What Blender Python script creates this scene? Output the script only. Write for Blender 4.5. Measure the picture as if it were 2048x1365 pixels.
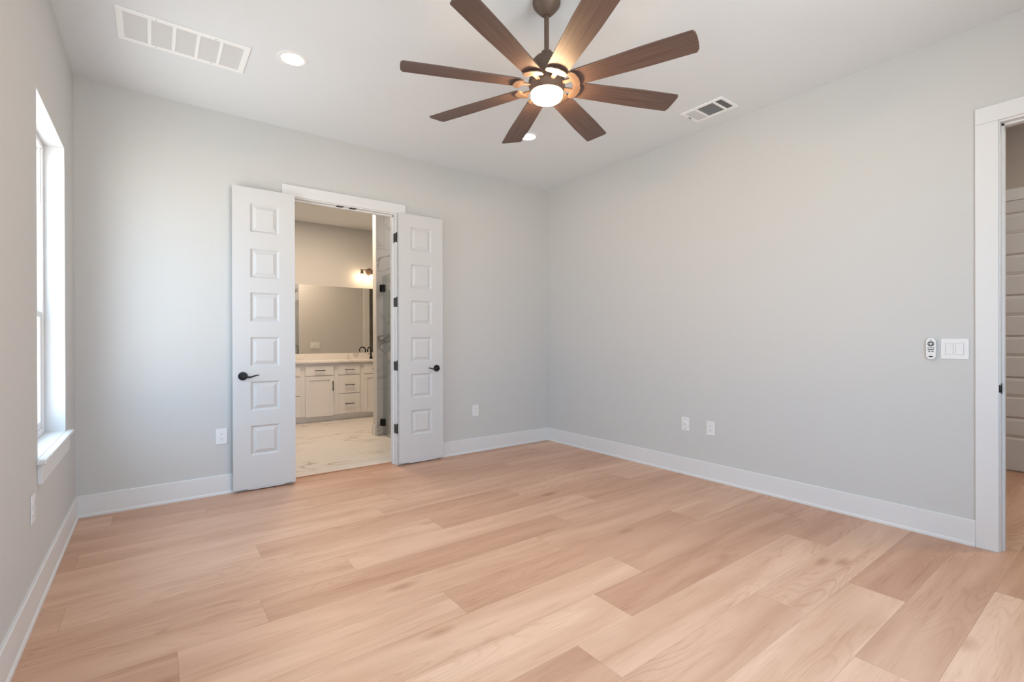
import bpy, bmesh, math, random
from mathutils import Vector, Matrix
SC = bpy.context.scene
COL = SC.collection
for _o in list(bpy.data.objects): bpy.data.objects.remove(_o)

# ------------------------------------------------------------------ camera
H_CAM = 1.22061
YAW, PITCH, ROLL = math.radians(36.7915), math.radians(-0.0921), math.radians(-0.1753)
_fw = Vector((math.sin(YAW)*math.cos(PITCH), math.cos(YAW)*math.cos(PITCH), math.sin(PITCH)))
_r = Vector((math.cos(YAW), -math.sin(YAW), 0)); _u = _r.cross(_fw)
_r2 = _r*math.cos(ROLL) + _u*math.sin(ROLL); _u2 = -_r*math.sin(ROLL) + _u*math.cos(ROLL)
cam_d = bpy.data.cameras.new('camera'); cam = bpy.data.objects.new('camera', cam_d); COL.objects.link(cam)
cam_d.sensor_width = 36.0; cam_d.lens = 960.05*36/2048; cam_d.clip_start = 0.02
_m = Matrix((_r2, _u2, -_fw)).transposed().to_4x4(); _m.translation = (0, 0, H_CAM)
cam.matrix_world = _m
SC.camera = cam

# ------------------------------------------------------------------ view, world, daylight
SC.view_settings.view_transform = 'Standard'; SC.view_settings.look = 'None'
SC.view_settings.gamma = 1.0; SC.view_settings.use_curve_mapping = False
SC.view_settings.exposure = 0.13
DAYLIGHT = 8.3
w = bpy.data.worlds.new('daylight'); SC.world = w; w.use_nodes = True
nt = w.node_tree; nt.nodes.clear()
wo = nt.nodes.new('ShaderNodeOutputWorld'); bg = nt.nodes.new('ShaderNodeBackground')
tc = nt.nodes.new('ShaderNodeTexCoord'); sx = nt.nodes.new('ShaderNodeSeparateXYZ')
rp = nt.nodes.new('ShaderNodeValToRGB')                  # sunlit paving below the horizon, clear blue sky above it
rp.color_ramp.elements[0].position = 0.485; rp.color_ramp.elements[0].color = (.97, .99, .98, 1)
rp.color_ramp.elements[1].position = 0.515; rp.color_ramp.elements[1].color = (.51, .72, .96, 1)
ma = nt.nodes.new('ShaderNodeMath'); ma.operation = 'MULTIPLY_ADD'; ma.inputs[1].default_value = .5; ma.inputs[2].default_value = .5
nt.links.new(tc.outputs['Generated'], sx.inputs[0]); nt.links.new(sx.outputs['Z'], ma.inputs[0])
nt.links.new(ma.outputs[0], rp.inputs[0]); nt.links.new(rp.outputs[0], bg.inputs[0])
bg.inputs[1].default_value = DAYLIGHT; nt.links.new(bg.outputs[0], wo.inputs[0])

# room numbers, metres: x along the wall with the double doors, y into the room, z up
XL, XR, YB, YN, CE = -0.4331, 3.8704, 4.4543, -0.50, 3.05
TW = 0.115
WIN_Y = (3.12, 4.005); ADDED_WIN_Y = (-.10, .785); WIN_Z = (0.672, 2.405)  # second y range: unseen window added for its light
NW_X = (0.7, 2.5)                        # unseen window behind the camera, added for daylight
def portal(name, loc, rot, sx_, sy_):
    l = bpy.data.lights.new(name, 'AREA'); l.shape = 'RECTANGLE'; l.size = sx_; l.size_y = sy_
    l.cycles.is_portal = True
    o = bpy.data.objects.new(name, l); COL.objects.link(o); o.location = loc; o.rotation_euler = rot
for _i, _y in enumerate((WIN_Y, ADDED_WIN_Y)):
    portal('window_daylight', (XL-.18, sum(_y)/2, sum(WIN_Z)/2), (0, math.radians(-90), 0), WIN_Z[1]-WIN_Z[0], _y[1]-_y[0])
portal('window_daylight', (sum(NW_X)/2, YN-.18, sum(WIN_Z)/2), (math.radians(90), 0, 0), NW_X[1]-NW_X[0], WIN_Z[1]-WIN_Z[0])
def lamp(name, kind, loc, watts, color, size=.05, rot=(0, 0, 0), **kw):
    l = bpy.data.lights.new(name, kind); l.energy = watts; l.color = color
    if kind == 'AREA': l.size = size
    else: l.shadow_soft_size = size
    for k, v in kw.items(): setattr(l, k, v)
    o = bpy.data.objects.new(name, l); COL.objects.link(o); o.location = loc; o.rotation_euler = rot
    return o
WARM = (1.0, 0.66, 0.38); WARMISH = (1.0, 0.80, 0.60)

# ------------------------------------------------------------------ materials
def lin(r, g, b):
    f = lambda c: (c/255/12.92) if c/255 <= .04045 else ((c/255+.055)/1.055)**2.4
    return (f(r), f(g), f(b), 1)
def mat(name, color, rough=.5, metal=0.0, bump=None, spec=None, emit=None, coat=0):
    m = bpy.data.materials.new(name); m.use_nodes = True
    b = m.node_tree.nodes['Principled BSDF']
    b.inputs['Base Color'].default_value = color; b.inputs['Roughness'].default_value = rough
    b.inputs['Metallic'].default_value = metal
    if spec is not None: b.inputs['Specular IOR Level'].default_value = spec
    if coat: b.inputs['Coat Weight'].default_value = coat; b.inputs['Coat Roughness'].default_value = .15
    if emit:
        b.inputs['Emission Color'].default_value = emit[0]; b.inputs['Emission Strength'].default_value = emit[1]
    if bump:
        N = m.node_tree.nodes; L = m.node_tree.links
        t = N.new('ShaderNodeTexCoord'); n = N.new('ShaderNodeTexNoise'); u = N.new('ShaderNodeBump')
        n.inputs['Scale'].default_value = bump[0]; n.inputs['Detail'].default_value = 3
        u.inputs['Strength'].default_value = bump[1]; u.inputs['Distance'].default_value = .002
        L.new(t.outputs['Object'], n.inputs['Vector']); L.new(n.outputs['Fac'], u.inputs['Height']); L.new(u.outputs['Normal'], b.inputs['Normal'])
    return m
M = {}
M['wall'] = mat('greige_wall_paint', (0.622, 0.619, 0.606, 1), .75, bump=(160, .25), spec=.25)
M['ceil'] = mat('flat_ceiling_white', (0.785, 0.805, 0.82, 1), .9, bump=(120, .2), spec=.1)
M['trim'] = mat('white_trim_enamel', (0.76, 0.76, 0.76, 1), .38)
M['returns'] = mat('white_wall_return', (0.66, 0.66, 0.66, 1), .6)
M['door'] = mat('white_door_enamel', (0.65, 0.65, 0.65, 1), .45)
M['plastic'] = mat('white_plastic', (0.82, 0.82, 0.82, 1), .35)
M['vinyl'] = mat('white_vinyl', (0.84, 0.84, 0.84, 1), .4)
M['black'] = mat('black_hardware', (0.010, 0.010, 0.011, 1), .35, metal=.3)
M['dark'] = mat('dark_slot', (0.02, 0.02, 0.02, 1), .8)
M['grey'] = mat('grey_rubber', (0.10, 0.105, 0.11, 1), .5)
M['bronze'] = mat('bronze_metal', (0.125, 0.082, 0.060, 1), .5, metal=.2)
M['steel'] = mat('brushed_steel', (0.45, 0.44, 0.42, 1), .3, metal=1)
M['register'] = mat('register_white', (0.93, 0.93, 0.93, 1), .4)
M['louver'] = mat('louver_enamel', (0.70, 0.70, 0.70, 1), .5)
M['regdark'] = mat('register_cavity', (0.16, 0.16, 0.16, 1), .9)
M['filter'] = mat('filter_fibre', (0.42, 0.42, 0.42, 1), .95)
M['cab'] = mat('cabinet_paint', (0.78, 0.76, 0.74, 1), .45)
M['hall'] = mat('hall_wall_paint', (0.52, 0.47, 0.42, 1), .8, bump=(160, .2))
M['subfloor'] = mat('plank_joint', (0.24, 0.15, 0.10, 1), .8)
M['fanlens'] = mat('frosted_fan_lens', (0.9, 0.85, 0.8, 1), .4, emit=((1.0, 0.66, 0.36, 1), 180.0))
M['canlens'] = mat('recessed_lens', (0.9, 0.9, 0.9, 1), .4, emit=((1.0, 0.88, 0.74, 1), 28.0))
M['bulb'] = mat('lit_bulb', (0.9, 0.8, 0.7, 1), .4, emit=((1.0, 0.74, 0.46, 1), 45.0))
M['baffle'] = mat('recessed_baffle', (0.85, 0.85, 0.85, 1), .4)

def clear(name, tint, gloss, rough=.0):
    m = bpy.data.materials.new(name); m.use_nodes = True
    N = m.node_tree.nodes; L = m.node_tree.links; N.clear()
    o = N.new('ShaderNodeOutputMaterial'); t = N.new('ShaderNodeBsdfTransparent'); g = N.new('ShaderNodeBsdfGlossy')
    x = N.new('ShaderNodeMixShader'); fr = N.new('ShaderNodeLayerWeight'); fr.inputs['Blend'].default_value = .5
    pw_ = N.new('ShaderNodeMath'); pw_.operation = 'POWER'; pw_.inputs[1].default_value = 5
    k = N.new('ShaderNodeMath'); k.operation = 'MULTIPLY_ADD'; k.inputs[1].default_value = .96*gloss; k.inputs[2].default_value = .04*gloss; k.use_clamp = True
    t.inputs['Color'].default_value = tint; g.inputs['Roughness'].default_value = rough
    L.new(fr.outputs['Facing'], pw_.inputs[0]); L.new(pw_.outputs[0], k.inputs[0]); L.new(k.outputs[0], x.inputs[0]); L.new(t.outputs[0], x.inputs[1]); L.new(g.outputs[0], x.inputs[2]); L.new(x.outputs[0], o.inputs[0])
    return m
M['pane'] = clear('window_glass', (.97, .98, .98, 1), 1.0)
M['shower_glass'] = clear('shower_glass', (.86, .89, .89, 1), 1.6)
M['shade_glass'] = clear('clear_shade_glass', (.97, .95, .92, 1), 1.5)
mm = bpy.data.materials.new('mirror_silver'); mm.use_nodes = True; M['mirror'] = mm
_b = mm.node_tree.nodes['Principled BSDF']; _b.inputs['Metallic'].default_value = 1; _b.inputs['Roughness'].default_value = .01; _b.inputs['Base Color'].default_value = (.93, .93, .92, 1)

def wood_floor():
    m = bpy.data.materials.new('oak_plank'); m.use_nodes = True
    N = m.node_tree.nodes; L = m.node_tree.links; b = N['Principled BSDF']
    uv = N.new('ShaderNodeUVMap'); uv.uv_map = 'grain'
    at = N.new('ShaderNodeAttribute'); at.attribute_name = 'tone'
    def noise(sx_, sy_, detail, dist=0.0, rough=.55):
        mp = N.new('ShaderNodeMapping'); mp.inputs['Scale'].default_value = (sx_, sy_, 1)
        n = N.new('ShaderNodeTexNoise'); n.inputs['Scale'].default_value = 1; n.inputs['Detail'].default_value = detail
        n.inputs['Roughness'].default_value = rough; n.inputs['Distortion'].default_value = dist
        L.new(uv.outputs[0], mp.inputs[0]); L.new(mp.outputs[0], n.inputs['Vector']); return n
    fine = noise(5, 170, 5, .3, .7); broad = noise(.9, 7, 3, .6); streak = noise(2.2, 32, 4, .9, .6)
    # cathedral figure: contour lines of a smooth field
    fld = noise(.75, 7, 1.0, .15, .4)
    k = N.new('ShaderNodeMath'); k.operation = 'MULTIPLY'; k.inputs[1].default_value = 150
    s = N.new('ShaderNodeMath'); s.operation = 'SINE'
    L.new(fld.outputs['Fac'], k.inputs[0]); L.new(k.outputs[0], s.inputs[0])
    def mix(a, fac, c, mode='MULTIPLY'):
        x = N.new('ShaderNodeMix'); x.data_type = 'RGBA'; x.blend_type = mode
        if isinstance(fac, float): x.inputs['Factor'].default_value = fac
        else: L.new(fac, x.inputs['Factor'])
        for i, v in (('A', a), ('B', c)):
            k_ = [q for q in x.inputs if q.name == i and q.type == 'RGBA'][0]
            if isinstance(v, tuple): k_.default_value = v
            else: L.new(v, k_)
        return [q for q in x.outputs if q.type == 'RGBA'][0]
    def ramp(src, p0, p1, c0=(0, 0, 0, 1), c1=(1, 1, 1, 1)):
        r = N.new('ShaderNodeValToRGB'); r.color_ramp.elements[0].position = p0; r.color_ramp.elements[1].position = p1
        r.color_ramp.elements[0].color = c0; r.color_ramp.elements[1].color = c1
        L.new(src, r.inputs[0]); return r.outputs[0]
    base = ramp(at.outputs['Fac'], 0.0, 1.0, lin(196, 152, 126), lin(233, 198, 172))
    c = mix(base, ramp(broad.outputs['Fac'], .38, .68), (.82, .755, .71, 1))
    c = mix(c, ramp(streak.outputs['Fac'], .56, .78), (.83, .77, .72, 1))
    area = noise(.8, 2.5, 1.0)
    mk = N.new('ShaderNodeMath'); mk.operation = 'MULTIPLY'
    L.new(ramp(s.outputs[0], .45, 1.0, (0, 0, 0, 1), (.40, .40, .40, 1)), mk.inputs[0]); L.new(ramp(area.outputs['Fac'], .48, .66), mk.inputs[1])
    c = mix(c, mk.outputs[0], (.72, .63, .57, 1))
    c = mix(c, ramp(fine.outputs['Fac'], .50, .75, (0, 0, 0, 1), (.6, .6, .6, 1)), (.80, .74, .68, 1))
    # knots
    mp = N.new('ShaderNodeMapping'); mp.inputs['Scale'].default_value = (1.3, 3.4, 1)
    vo = N.new('ShaderNodeTexVoronoi'); vo.inputs['Scale'].default_value = 1.0
    L.new(uv.outputs[0], mp.inputs[0]); L.new(mp.outputs[0], vo.inputs['Vector'])
    c = mix(c, ramp(vo.outputs['Distance'], .02, .13, (.75, .75, .75, 1), (0, 0, 0, 1)), (.62, .50, .42, 1))
    L.new(c, b.inputs['Base Color'])
    b.inputs['Roughness'].default_value = .42; b.inputs['Specular IOR Level'].default_value = .4
    bu = N.new('ShaderNodeBump'); bu.inputs['Strength'].default_value = .12; bu.inputs['Distance'].default_value = .001
    L.new(fine.outputs['Fac'], bu.inputs['Height']); L.new(bu.outputs[0], b.inputs['Normal'])
    return m
M['oak'] = wood_floor()

def marble(name, base, vein, scale, width=.035, seam=None, rough=.25, strength=.75, stretch=(1, 1, 1)):
    m = bpy.data.materials.new(name); m.use_nodes = True
    N = m.node_tree.nodes; L = m.node_tree.links; b = N['Principled BSDF']
    t = N.new('ShaderNodeTexCoord'); mp = N.new('ShaderNodeMapping'); mp.inputs['Scale'].default_value = stretch
    mp.inputs['Rotation'].default_value = (.35, .2, .22)
    n = N.new('ShaderNodeTexNoise'); n.inputs['Scale'].default_value = scale; n.inputs['Detail'].default_value = 6; n.inputs['Distortion'].default_value = 1.1
    L.new(t.outputs['Object'], mp.inputs[0]); L.new(mp.outputs[0], n.inputs['Vector'])
    a = N.new('ShaderNodeMath'); a.operation = 'SUBTRACT'; a.inputs[1].default_value = .5
    d = N.new('ShaderNodeMath'); d.operation = 'ABSOLUTE'
    L.new(n.outputs['Fac'], a.inputs[0]); L.new(a.outputs[0], d.inputs[0])
    r = N.new('ShaderNodeValToRGB'); r.color_ramp.elements[0].position = 0; r.color_ramp.elements[1].position = width
    r.color_ramp.elements[0].color = (strength,)*3+(1,); r.color_ramp.elements[1].color = (0, 0, 0, 1)
    L.new(d.outputs[0], r.inputs[0])
    n2 = N.new('ShaderNodeTexNoise'); n2.inputs['Scale'].default_value = scale*.8; L.new(mp.outputs[0], n2.inputs['Vector'])
    r2 = N.new('ShaderNodeValToRGB'); r2.color_ramp.elements[0].position = .42; r2.color_ramp.elements[1].position = .62
    L.new(n2.outputs['Fac'], r2.inputs[0])
    mu = N.new('ShaderNodeMath'); mu.operation = 'MULTIPLY'; L.new(r.outputs[0], mu.inputs[0]); L.new(r2.outputs[0], mu.inputs[1])
    x = N.new('ShaderNodeMix'); x.data_type = 'RGBA'
    A = [q for q in x.inputs if q.type == 'RGBA']; A[0].default_value = base; A[1].default_value = vein
    L.new(mu.outputs[0], x.inputs['Factor']); out = [q for q in x.outputs if q.type == 'RGBA'][0]
    if seam:
        br = N.new('ShaderNodeTexBrick'); br.inputs['Scale'].default_value = 1; br.offset = .5
        br.inputs['Brick Width'].default_value = seam[0]; br.inputs['Row Height'].default_value = seam[1]
        br.inputs['Mortar Size'].default_value = .002; br.inputs['Mortar Smooth'].default_value = .0
        br.inputs['Color1'].default_value = (1, 1, 1, 1); br.inputs['Color2'].default_value = (1, 1, 1, 1); br.inputs['Mortar'].default_value = (.72, .70, .68, 1)
        m2 = N.new('ShaderNodeMapping'); m2.inputs['Rotation'].default_value = seam[2]
        L.new(t.outputs['Object'], m2.inputs[0]); L.new(m2.outputs[0], br.inputs['Vector'])
        y = N.new('ShaderNodeMix'); y.data_type = 'RGBA'; y.blend_type = 'MULTIPLY'; y.inputs['Factor'].default_value = 1
        B = [q for q in y.inputs if q.type == 'RGBA']; L.new(out, B[0]); L.new(br.outputs['Color'], B[1]); out = [q for q in y.outputs if q.type == 'RGBA'][0]
    L.new(out, b.inputs['Base Color']); b.inputs['Roughness'].default_value = rough
    return m
M['marble_floor'] = marble('marble_floor_tile', (.74, .70, .66, 1), (.36, .25, .17, 1), 1.5, .03, (1.2, .6, (0, 0, 0)), .3, .8, (.7, 2.2, 1))
M['marble_wall'] = marble('marble_wall_tile', (.62, .61, .60, 1), (.20, .16, .14, 1), 2.2, .03, (1.2, .6, (math.radians(90), 0, 0)), .25, .9)
M['quartz'] = marble('quartz_top', (.80, .76, .72, 1), (.45, .38, .34, 1), 1.6, .02, None, .25, .6)

def blade_wood():
    m = bpy.data.materials.new('blade_walnut'); m.use_nodes = True
    N = m.node_tree.nodes; L = m.node_tree.links; b = N['Principled BSDF']
    t = N.new('ShaderNodeTexCoord'); mp = N.new('ShaderNodeMapping'); mp.inputs['Scale'].default_value = (2.5, 70, 8)
    n = N.new('ShaderNodeTexNoise'); n.inputs['Scale'].default_value = 1; n.inputs['Detail'].default_value = 4
    r = N.new('ShaderNodeValToRGB'); r.color_ramp.elements[0].position = .3; r.color_ramp.elements[1].position = .7
    r.color_ramp.elements[0].color = (.085, .050, .040, 1); r.color_ramp.elements[1].color = (.140, .086, .068, 1)
    L.new(t.outputs['Object'], mp.inputs[0]); L.new(mp.outputs[0], n.inputs['Vector']); L.new(n.outputs['Fac'], r.inputs[0]); L.new(r.outputs[0], b.inputs['Base Color'])
    b.inputs['Roughness'].default_value = .5
    return m
M['blade'] = blade_wood()

# ------------------------------------------------------------------ mesh helpers
class MB:
    def __init__(s): s.bm = bmesh.new()
    def box(s, x0, x1, y0, y1, z0, z1, bevel=0, seg=1):
        r = bmesh.ops.create_cube(s.bm, size=1); vs = r['verts']
        for v in vs: v.co = Vector(((x0+x1)/2+v.co.x*(x1-x0), (y0+y1)/2+v.co.y*(y1-y0), (z0+z1)/2+v.co.z*(z1-z0)))
        if bevel:
            es = list({e for v in vs for e in v.link_edges})
            bmesh.ops.bevel(s.bm, geom=es, offset=bevel, segments=seg, profile=.5, affect='EDGES')
        return s
    def lathe(s, prof, c=(0, 0, 0), axis='Z', seg=32, caps=True):
        rings = []
        for r, h in prof:
            ring = []
            for i in range(seg):
                a = 2*math.pi*i/seg; p = (r*math.cos(a), r*math.sin(a), h)
                if axis == 'Y': p = (p[0], h, p[1])
                if axis == 'X': p = (h, p[0], p[1])
                ring.append(s.bm.verts.new((p[0]+c[0], p[1]+c[1], p[2]+c[2])))
            rings.append(ring)
        for a, b in zip(rings, rings[1:]):
            for i in range(seg):
                j = (i+1) % seg; s.bm.faces.new((a[i], a[j], b[j], b[i]))
        if caps:
            for ring in (rings[0], rings[-1]):
                try: s.bm.faces.new(ring)
                except ValueError: pass
        return s
    def tube(s, pts, rad, seg=10, flat=1.0):
        pts = [Vector(p) for p in pts]; rings = []
        if not hasattr(rad, '__len__'): rad = [rad]*len(pts)
        for i, p in enumerate(pts):
            t = (pts[min(i+1, len(pts)-1)]-pts[max(i-1, 0)]).normalized()
            up = Vector((0, 0, 1)) if abs(t.z) < .9 else Vector((0, 1, 0))
            n = t.cross(up).normalized(); b2 = n.cross(t)
            rings.append([s.bm.verts.new(p+n*math.cos(2*math.pi*k/seg)*rad[i]+b2*math.sin(2*math.pi*k/seg)*rad[i]*flat) for k in range(seg)])
        for a, b in zip(rings, rings[1:]):
            for k in range(seg):
                j = (k+1) % seg; s.bm.faces.new((a[k], a[j], b[j], b[k]))
        s.bm.faces.new(rings[0]); s.bm.faces.new(rings[-1]); return s
    def prism(s, poly, d0, d1, axis='Z'):
        f = {'Z': lambda p, d: (p[0], p[1], d), 'Y': lambda p, d: (p[0], d, p[1]), 'X': lambda p, d: (d, p[0], p[1])}[axis]
        a = [s.bm.verts.new(f(p, d0)) for p in poly]; b = [s.bm.verts.new(f(p, d1)) for p in poly]
        s.bm.faces.new(a); s.bm.faces.new(b)
        for i in range(len(poly)):
            j = (i+1) % len(poly); s.bm.faces.new((a[i], a[j], b[j], b[i]))
        return s
    def xf(s, mtx): bmesh.ops.transform(s.bm, matrix=mtx, verts=s.bm.verts); return s
    def build(s, name, m, parent=None, smooth=False, recalc=True):
        if recalc: bmesh.ops.recalc_face_normals(s.bm, faces=s.bm.faces)
        me = bpy.data.meshes.new(name); s.bm.to_mesh(me); s.bm.free()
        me.materials.append(m)
        o = bpy.data.objects.new(name, me); COL.objects.link(o)
        if smooth:
            me.shade_smooth()
            try: me.set_sharp_from_angle(angle=math.radians(35))
            except Exception: pass
        if parent is not None:
            o.parent = parent; o.matrix_parent_inverse = parent.matrix_world.inverted()
        return o
def bx(*a, **k): return MB().box(*a, **k)
def tag(o, label, cat, group=None, kind=None):
    o['label'] = label; o['category'] = cat
    if group: o['group'] = group
    if kind: o['kind'] = kind
    return o
def thing(name, loc, label, cat, group=None, kind=None, rot=0):
    o = bpy.data.objects.new(name, None); COL.objects.link(o); o.empty_display_size = .1
    o.matrix_world = Matrix.Translation(loc) @ Matrix.Rotation(rot, 4, 'Z')
    o.location = loc; o.rotation_euler = (0, 0, rot)
    return tag(o, label, cat, group, kind)
def struct(o, label, cat): return tag(o, label, cat, kind='structure')
def loc_part(mb, name, m, parent, smooth=False):
    """a part whose mesh is in the parent's own coordinates"""
    o = mb.build(name, m, None, smooth); o.parent = parent; return o
def dup(root, mtx=None, label=None):
    r = root.copy(); COL.objects.link(r)
    def kids(src, dst):
        for ch in [c for c in src.children]:
            k = ch.copy(); COL.objects.link(k); k.parent = dst; k.matrix_parent_inverse = ch.matrix_parent_inverse; kids(ch, k)
    kids(root, r)
    if mtx is not None: r.matrix_world = mtx
    if label: r['label'] = label
    return r

# ------------------------------------------------------------------ shell
def wall_x(name, y0, y1, x0, x1, z1, holes, m, label):           # runs along x; holes (x0,x1,z0,z1)
    mb = MB(); cur = x0
    for a, b, c, d in sorted(holes):
        if a > cur: mb.box(cur, a, y0, y1, 0, z1)
        if c > 0: mb.box(a, b, y0, y1, 0, c)
        if d < z1: mb.box(a, b, y0, y1, d, z1)
        cur = b
    if cur < x1: mb.box(cur, x1, y0, y1, 0, z1)
    return struct(mb.build(name, m), label, 'wall')
def wall_y(name, x0, x1, y0, y1, z1, holes, m, label):
    mb = MB(); cur = y0
    for a, b, c, d in sorted(holes):
        if a > cur: mb.box(x0, x1, cur, a, 0, z1)
        if c > 0: mb.box(x0, x1, a, b, 0, c)
        if d < z1: mb.box(x0, x1, a, b, d, z1)
        cur = b
    if cur < y1: mb.box(x0, x1, cur, y1, 0, z1)
    return struct(mb.build(name, m), label, 'wall')
OPX = (0.975, 1.905); OPZ = 2.455
DR_Y = (-0.31, 0.523); DR_Z = 2.455
WT = .165
wall_x('wall_back', YB, YB+TW, XL-WT, XR, 3.14, [(OPX[0]-.02, OPX[1]+.02, 0, OPZ+.02)], M['wall'], 'greige painted wall with the open white double doors')
wall_y('wall_left', XL-WT, XL, YN, YB, 3.12, [(WIN_Y[0]-.012, WIN_Y[1]+.012, WIN_Z[0]-.012, WIN_Z[1]+.012), (ADDED_WIN_Y[0]-.012, ADDED_WIN_Y[1]+.012, WIN_Z[0]-.012, WIN_Z[1]+.012)], M['wall'], 'greige painted wall holding the deep white window recess')
wall_y('wall_right', XR, XR+TW, -1.38, YB+TW, 3.12, [(DR_Y[0]-.02, DR_Y[1]+.02, 0, DR_Z+.02)], M['wall'], 'long plain greige wall with the remote and light switches')
wall_x('wall_front', YN-WT, YN, XL-WT, XR, 3.12, [(NW_X[0], NW_X[1], WIN_Z[0], WIN_Z[1])], M['wall'], 'greige wall with an added wide window facing the double doors')
struct(bx(XL-WT, XR+TW, YN-WT, YB+TW, CE, CE+.08).build('ceiling', M['ceil']), 'flat white bedroom ceiling around the fan', 'ceiling')

wall_x('wall_bathroom_near', YB, YB+TW, XR+TW, 4.50, 3.14, [], M['wall'], 'bathroom wall piece past the shower')

# floor: planks laid one by one in rows along x, tones per plank
random.seed(7)
PW, PL, PY0 = 0.2298, 1.828, 0.46
known = {-2: (2.1, {}), -1: (3.25, {0: .95, 1: .25, -1: .75}), 0: (2.157, {0: .95, 1: .42}), 1: (2.79, {0: .82, 1: .22}), 2: (2.32, {0: .62, 1: .68, 2: .4}),
         3: (3.18, {0: .80, 1: .25, -1: .30}), 4: (1.69, {0: .92, 1: .20}), 5: (2.06, {0: .80, 1: .38}), 6: (2.95, {0: .28, 1: .62, -1: .78}),
         7: (1.90, {0: .66, 1: .55}), 8: (.40, {0: .55, 1: .22, 2: .5}), 9: (2.69, {0: .68, 1: .30, -1: .45}), 10: (1.505, {0: .70, 1: .32, 2: .7}),
         11: (.487, {0: .66, 1: .30, 2: .72}), 12: (1.30, {0: .62, 1: .52, 2: .35}), 13: (-.342, {0: .12, 1: .50, 2: .55, 3: .3}), 14: (.95, {0: .45, 1: .35, 2: .5}),
         15: (.30, {0: .45, 1: .25, 2: .45}), 16: (1.60, {0: .30, 1: .42}), 17: (.80, {0: .32, 1: .18, 2: .2})}  # rows nearest the back wall are toned darker for the dim light there
fb = bmesh.new(); fuv = fb.loops.layers.uv.new('grain'); fcol = fb.faces.layers.float.new('tone')
g = .00035
FX1 = 6.34
for k in range(-8, 19):
    j, tones = known.get(k, (random.uniform(0, 1.8), {}))
    y0 = PY0+PW*k; y1 = y0+PW
    y0, y1 = max(y0, -1.3), min(y1, YB+.105)
    if y1 <= y0: continue
    n0 = math.floor((XL-.1-j)/PL)
    for i in range(n0, 6):
        a, b = j+i*PL, j+(i+1)*PL
        tone = tones.get(i+1, None)
        if tone is None: tone = random.choice([.25, .4, .55, .7, .8])
        tone = min(1, max(0, tone+random.uniform(-.04, .04)))
        hall = y0 < 1.9
        a2, b2 = max(a, XL-.02), min(b, FX1 if hall else XR+.1)
        if b2 <= a2: continue
        vs = [fb.verts.new(p) for p in ((a2+g, y0+g, 0), (b2-g, y0+g, 0), (b2-g, y1-g, 0), (a2+g, y1-g, 0))]
        f = fb.faces.new(vs); f[fcol] = tone
        ou, ov = random.uniform(0, 90), random.uniform(0, 90)
        for l in f.loops: l[fuv].uv = (l.vert.co.x+ou, l.vert.co.y+ov)
r = bmesh.ops.create_cube(fb, size=1)
for v in r['verts']: v.co = Vector(((XL-.02+FX1)/2+v.co.x*(FX1-XL+.02), (YB+.105-1.3)/2+v.co.y*(YB+.105+1.3), -.041+v.co.z*.08))
for v in r['verts']:
    for f in v.link_faces: f.material_index = 1
me = bpy.data.meshes.new('floor'); fb.to_mesh(me); fb.free(); me.materials.append(M['oak']); me.materials.append(M['subfloor'])
flo = bpy.data.objects.new('floor', me); COL.objects.link(flo); struct(flo, 'warm oak plank floor running through bedroom and hall', 'floor')

# baseboards: board with a small shoe at the foot
def base_prof(t=.013, h=.152, shoe=.020): return [(0, 0), (shoe, 0), (shoe, .012), (shoe-.004, .019), (t, .022), (t, h-.004), (t-.004, h), (0, h)]
def base_y(mb, x, sgn, y0, y1):
    mb.prism([(x+sgn*p[0], p[1]) for p in base_prof()], y0, y1, 'Y')
def base_x(mb, y, sgn, x0, x1):
    mb.prism([(y+sgn*p[0], p[1]) for p in base_prof()], x0, x1, 'X')
mb = MB(); base_y(mb, XL, 1, YN, YB); struct(mb.build('baseboard_left', M['trim']), 'tall white baseboard below the window', 'baseboard')
mb = MB(); base_x(mb, YB, -1, XL+.013, .882); base_x(mb, YB, -1, 2.005, XR-.013); struct(mb.build('baseboard_back', M['trim']), 'white baseboard on both sides of the double doors', 'baseboard')
mb = MB(); base_y(mb, XR, -1, .627, YB); base_y(mb, XR, -1, YN, -.405); struct(mb.build('baseboard_right', M['trim']), 'white baseboard along the long plain wall', 'baseboard')
mb = MB(); base_x(mb, YN, 1, XL, XR); struct(mb.build('baseboard_front', M['trim']), 'white baseboard under the added wide window', 'baseboard')

# trim of the opening to the bathroom
t1 = thing('trim_1', (1.44, YB, 0), 'white flat casing and jamb around the opening to the bathroom', 'trim', kind='structure')
mb = MB(); mb.box(.882, OPX[0]-.004, YB-.018, YB, 0, 2.463, bevel=.0015); mb.box(OPX[1]+.004, 2.005, YB-.018, YB, 0, 2.463, bevel=.0015)
mb.box(.882, 2.005, YB-.020, YB, 2.464, 2.560, bevel=.0015); mb.build('casing', M['trim'], t1)
mb = MB(); mb.box(OPX[0]-.02, OPX[0], YB-.006, YB+TW+.004, 0, OPZ+.02); mb.box(OPX[1], OPX[1]+.02, YB-.006, YB+TW+.004, 0, OPZ+.02)
mb.box(OPX[0], OPX[1], YB-.006, YB+TW+.004, OPZ, OPZ+.02)
mb.box(OPX[0], OPX[0]+.011, YB+.045, YB+.08, 0, OPZ); mb.box(OPX[1]-.011, OPX[1], YB+.045, YB+.08, 0, OPZ); mb.box(OPX[0], OPX[1], YB+.045, YB+.08, OPZ-.011, OPZ)
mb.build('jamb', M['trim'], t1)
for x in (1.378, 1.497):
    mb = MB(); mb.box(x-.030, x+.030, YB+.004, YB+.040, OPZ-.004, OPZ+.001, bevel=.001); mb.build('ball_catch', M['black'], t1)
bx(OPX[0], OPX[1], YB+.100, YB+.122, .0005, .007, bevel=.003).build('threshold', M['oak'], t1)
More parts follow.
